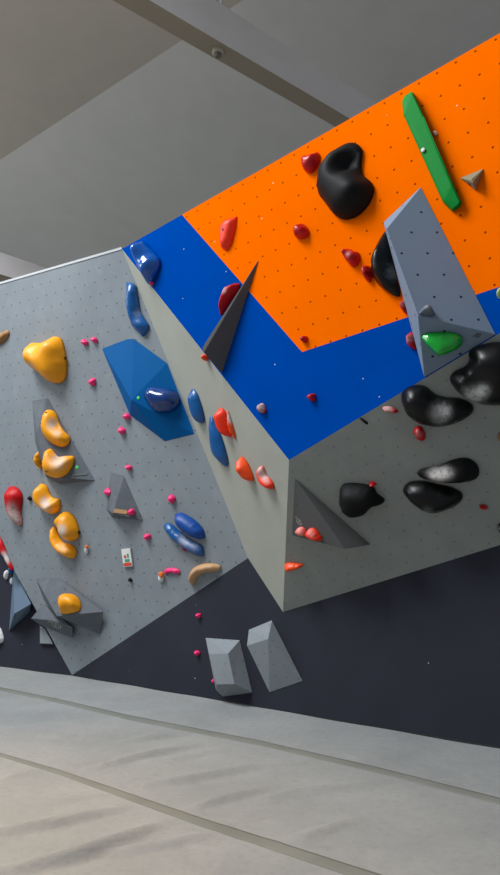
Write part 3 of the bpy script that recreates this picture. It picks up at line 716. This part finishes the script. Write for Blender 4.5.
dot_on(st, face_plane(F, (460, 178, 0), (476, 191, 0), (471, 179.5, .09)), 470, 184, .013, 'bolt', 'bolt')
hold('foothold', F, oval(435.4, 133.4, 2.2, 2.4, 0), .03, M['white'], 'tiny white screw cap beside the green bar', 'foothold', fine=7, sm=1)
hold('climbing_hold', F, oval(501, 293.3, 4.5, 6, 0), .06, M['palegreen'], 'pale green hold cut off by the right picture edge', fine=9)
# around the big volume
hold('climbing_hold', F, [(387, 229), (379, 240), (373.5, 252), (371.8, 264), (373.5, 276), (380, 286), (391, 294), (399, 297), (400.5, 292), (397, 277), (391.5, 256), (387, 236)], .16, M['blackgloss'],
     'black half dome hold against the left side of the big volume', chalk=[(396, 272, 7, .45)], lift=.35, full=.9)
hold('foothold', F, [(399.5, 305), (404, 300.5), (406.5, 300), (409.5, 305), (411, 314), (408, 315), (403, 311)], .1, M['brightred'], 'red pointed foothold below the black half dome', 'foothold', fine=10, chalk=[(403, 304, 3, .25)])
hold('foothold', F, [(406.5, 342), (408, 335), (411.5, 332), (415, 336), (417.5, 347), (415, 349.5), (410, 347)], .1, M['brightred'], 'chalky red foothold at the lower left of the big volume', 'foothold', fine=10, chalk=[(409, 339, 4, .4)])
hold('climbing_hold', VBb, [(422, 338), (425, 334), (431, 332), (442, 331.6), (453, 332), (462, 337.5), (462, 346), (456, 351.5), (448, 355.5), (438.5, 358), (430, 350.5)], .12, M['greengloss'],
     'glossy green hold under the big blue grey volume', p=1.7, feats=[(440, 346, 6, .03)])
hold('foothold', VBm, [(419, 314.5), (421, 309), (428, 303), (433, 308), (435.5, 314), (430, 316), (423, 315.5)], .07, M['grey'], 'small blue grey foothold on the bottom edge of the big volume', 'foothold', fine=10, chalk=[(428, 308, 3, .35)])

# ------------------------------------------------------------------ holds on the shaded overhang
GB = 'black holds on the shaded overhang'
hold('climbing_hold', R, [(400.5, 400), (403.5, 391), (413, 386), (425, 386.5), (435, 394.5), (446, 397.6), (460, 398), (471, 403), (473, 411), (464, 419.7), (450.6, 426), (435, 429), (419.4, 426.5), (406, 417)], .17, M['blackgloss'],
     'black bean hold under the blue edge, chalk patch in middle', group=GB, chalk=[(440, 414, 9, .75)], feats=[(441, 412, 9, -.04)])
hold('climbing_hold', R, [(449, 382), (453, 374), (464, 368), (469, 361), (469, 352), (478, 346), (500, 342), (521, 350), (527, 385), (511, 405), (487, 408), (471, 403.5), (457, 395)], .2, M['blackgloss'],
     'largest black hold, cut off by the right picture edge', group=GB, chalk=[(473, 396, 9, 1.0), (482, 391, 7, .7)], feats=[(480, 380, 9, -.05)])
hold('climbing_hold', R, [(416.8, 474), (424.6, 470), (440, 466), (453, 460), (466, 457.6), (475, 462), (479, 470), (477, 478), (468, 482.5), (450.6, 485), (430, 483), (419.5, 479.5)], .13, M['black'],
     'long black hold with chalky left half, above the dark oval', group=GB, chalk=[(437, 475, 8, 1.1), (446, 473, 7, .7)])
hold('climbing_hold', R, [(402.3, 492), (408, 483.5), (422, 481), (437.6, 484), (450.6, 486.5), (461, 492), (462, 499), (454.5, 507), (440, 514), (430, 516), (419.4, 511.5), (408, 502)], .15, M['blackgloss'],
     'black oval hold below the long chalky black hold', group=GB, chalk=[(428, 512, 5, .25)])
hold('climbing_hold', R, [(340, 488.5), (345.4, 484.4), (358.4, 483.6), (373, 486), (377, 493.5), (384.5, 499.7), (380.5, 504.5), (370.5, 508.5), (362.3, 517), (353, 520), (344, 517), (338, 508), (338.6, 497)], .17, M['black'],
     'black pointed hold beside the dark triangular volume', group=GB)
hold('foothold', R, [(359.5, 419), (361.5, 418), (367.5, 422), (367.5, 424.5), (365, 424)], .03, M['black'], 'thin black bar foothold near the blue edge, left of the black bean hold', 'foothold', fine=8, sm=1)
GRR = 'red footholds on the shaded overhang'
for o_, lab, ck in ((oval(372.6, 484, 3.8, 2.6, -10, 8, .1), 'dark red foothold on top of the black pointed hold', ()),
                ([(413.5, 430), (418, 426), (423, 428), (425.5, 437), (423, 441.5), (418, 441), (414.5, 436)], 'red foothold hanging below the black bean hold', [(419, 434, 3, .3)]),
                (oval(390, 410, 8.3, 3.4, 8, 8, .06), 'flat pale red foothold left of the black bean hold', [(387, 409, 6, .65)]),
                (oval(483.5, 507, 4.4, 2.6, 10, 8, .1), 'small dark red foothold right of the black oval hold', ())):
    hold('foothold', R, o_, .06, M['red'], lab, 'foothold', GRR, fine=10, sm=1, chalk=ck)
hold('climbing_hold', R, oval(502, 528, 5, 5.5, 0), .08, M['blackgloss'], 'small black hold at the right picture edge low on overhang', fine=10, chalk=[(499, 528, 2, .8)])
hold('foothold', R, oval(500.5, 437, 3, 5, 0), .05, M['oldwood'], 'brown wooden foothold at the right picture edge', 'foothold', fine=8)
hold('climbing_hold', R, [(283.8, 567), (286, 564), (292, 563), (303, 563.8), (301, 567), (297, 569), (289.5, 572), (285, 571.8)], .07, M['orange'], 'orange hold at the foot of the sharp edge')
GOO = 'orange holds on the triangular volume'
hold('climbing_hold', VRl, [(294.8, 531), (298, 528), (303, 527), (306.5, 530), (307, 535), (302, 535.5), (296.5, 533.5)], .07, M['vermilion'], 'chalky orange hold on dark triangular volume, left of two', group=GOO, chalk=[(300, 531, 5, .6)])
hold('climbing_hold', VRl, [(305.5, 533), (308, 529.5), (313, 528), (318, 531), (322.5, 538), (320.5, 540.5), (313, 539.5), (307, 537)], .09, M['vermilion'], 'brighter orange hold on dark triangular volume, right of two', group=GOO, chalk=[(311, 533, 4, .4)])

# ------------------------------------------------------------------ light
w = bpy.data.worlds.new('hall_light'); scene.world = w; w.use_nodes = True
w.node_tree.nodes['Background'].inputs[0].default_value = (.82, .92, 1.0, 1); w.node_tree.nodes['Background'].inputs[1].default_value = .28
def area(name, loc, target, sx, sy, power, col):
    d = bpy.data.lights.new(name, 'AREA'); d.shape = 'RECTANGLE'; d.size = sx; d.size_y = sy; d.energy = power; d.color = col
    o = bpy.data.objects.new(name, d); COL.objects.link(o); o.location = loc
    o.rotation_euler = (Vector(target) - Vector(loc)).to_track_quat('-Z', 'Y').to_euler(); return o
area('skylight_daylight', (-6.8, 3.6, 12.4), (0, 7, 3.0), 5, 4, 2250, (.95, .98, 1.0))
area('left_fill', (-11, 6.5, 8), (0, 7.5, 2.5), 5, 4, 440, (.92, .97, 1.0))  # unseen fill, added to brighten the side facet and left-hand volume faces
sp_ = area('floor_warm_fill', (-3.8, 6.0, 6.2), (-1.4, 3.2, 0), .7, .7, 30, (1.0, .62, .22)); sp_.data.spread = math.radians(50)  # unseen warm fill, added to tint the front floor and shade its wrinkles
scene.view_settings.view_transform = 'Standard'; scene.view_settings.look = 'None'
scene.view_settings.exposure = -0.17; scene.view_settings.gamma = 1.0
scene.view_settings.use_curve_mapping = False
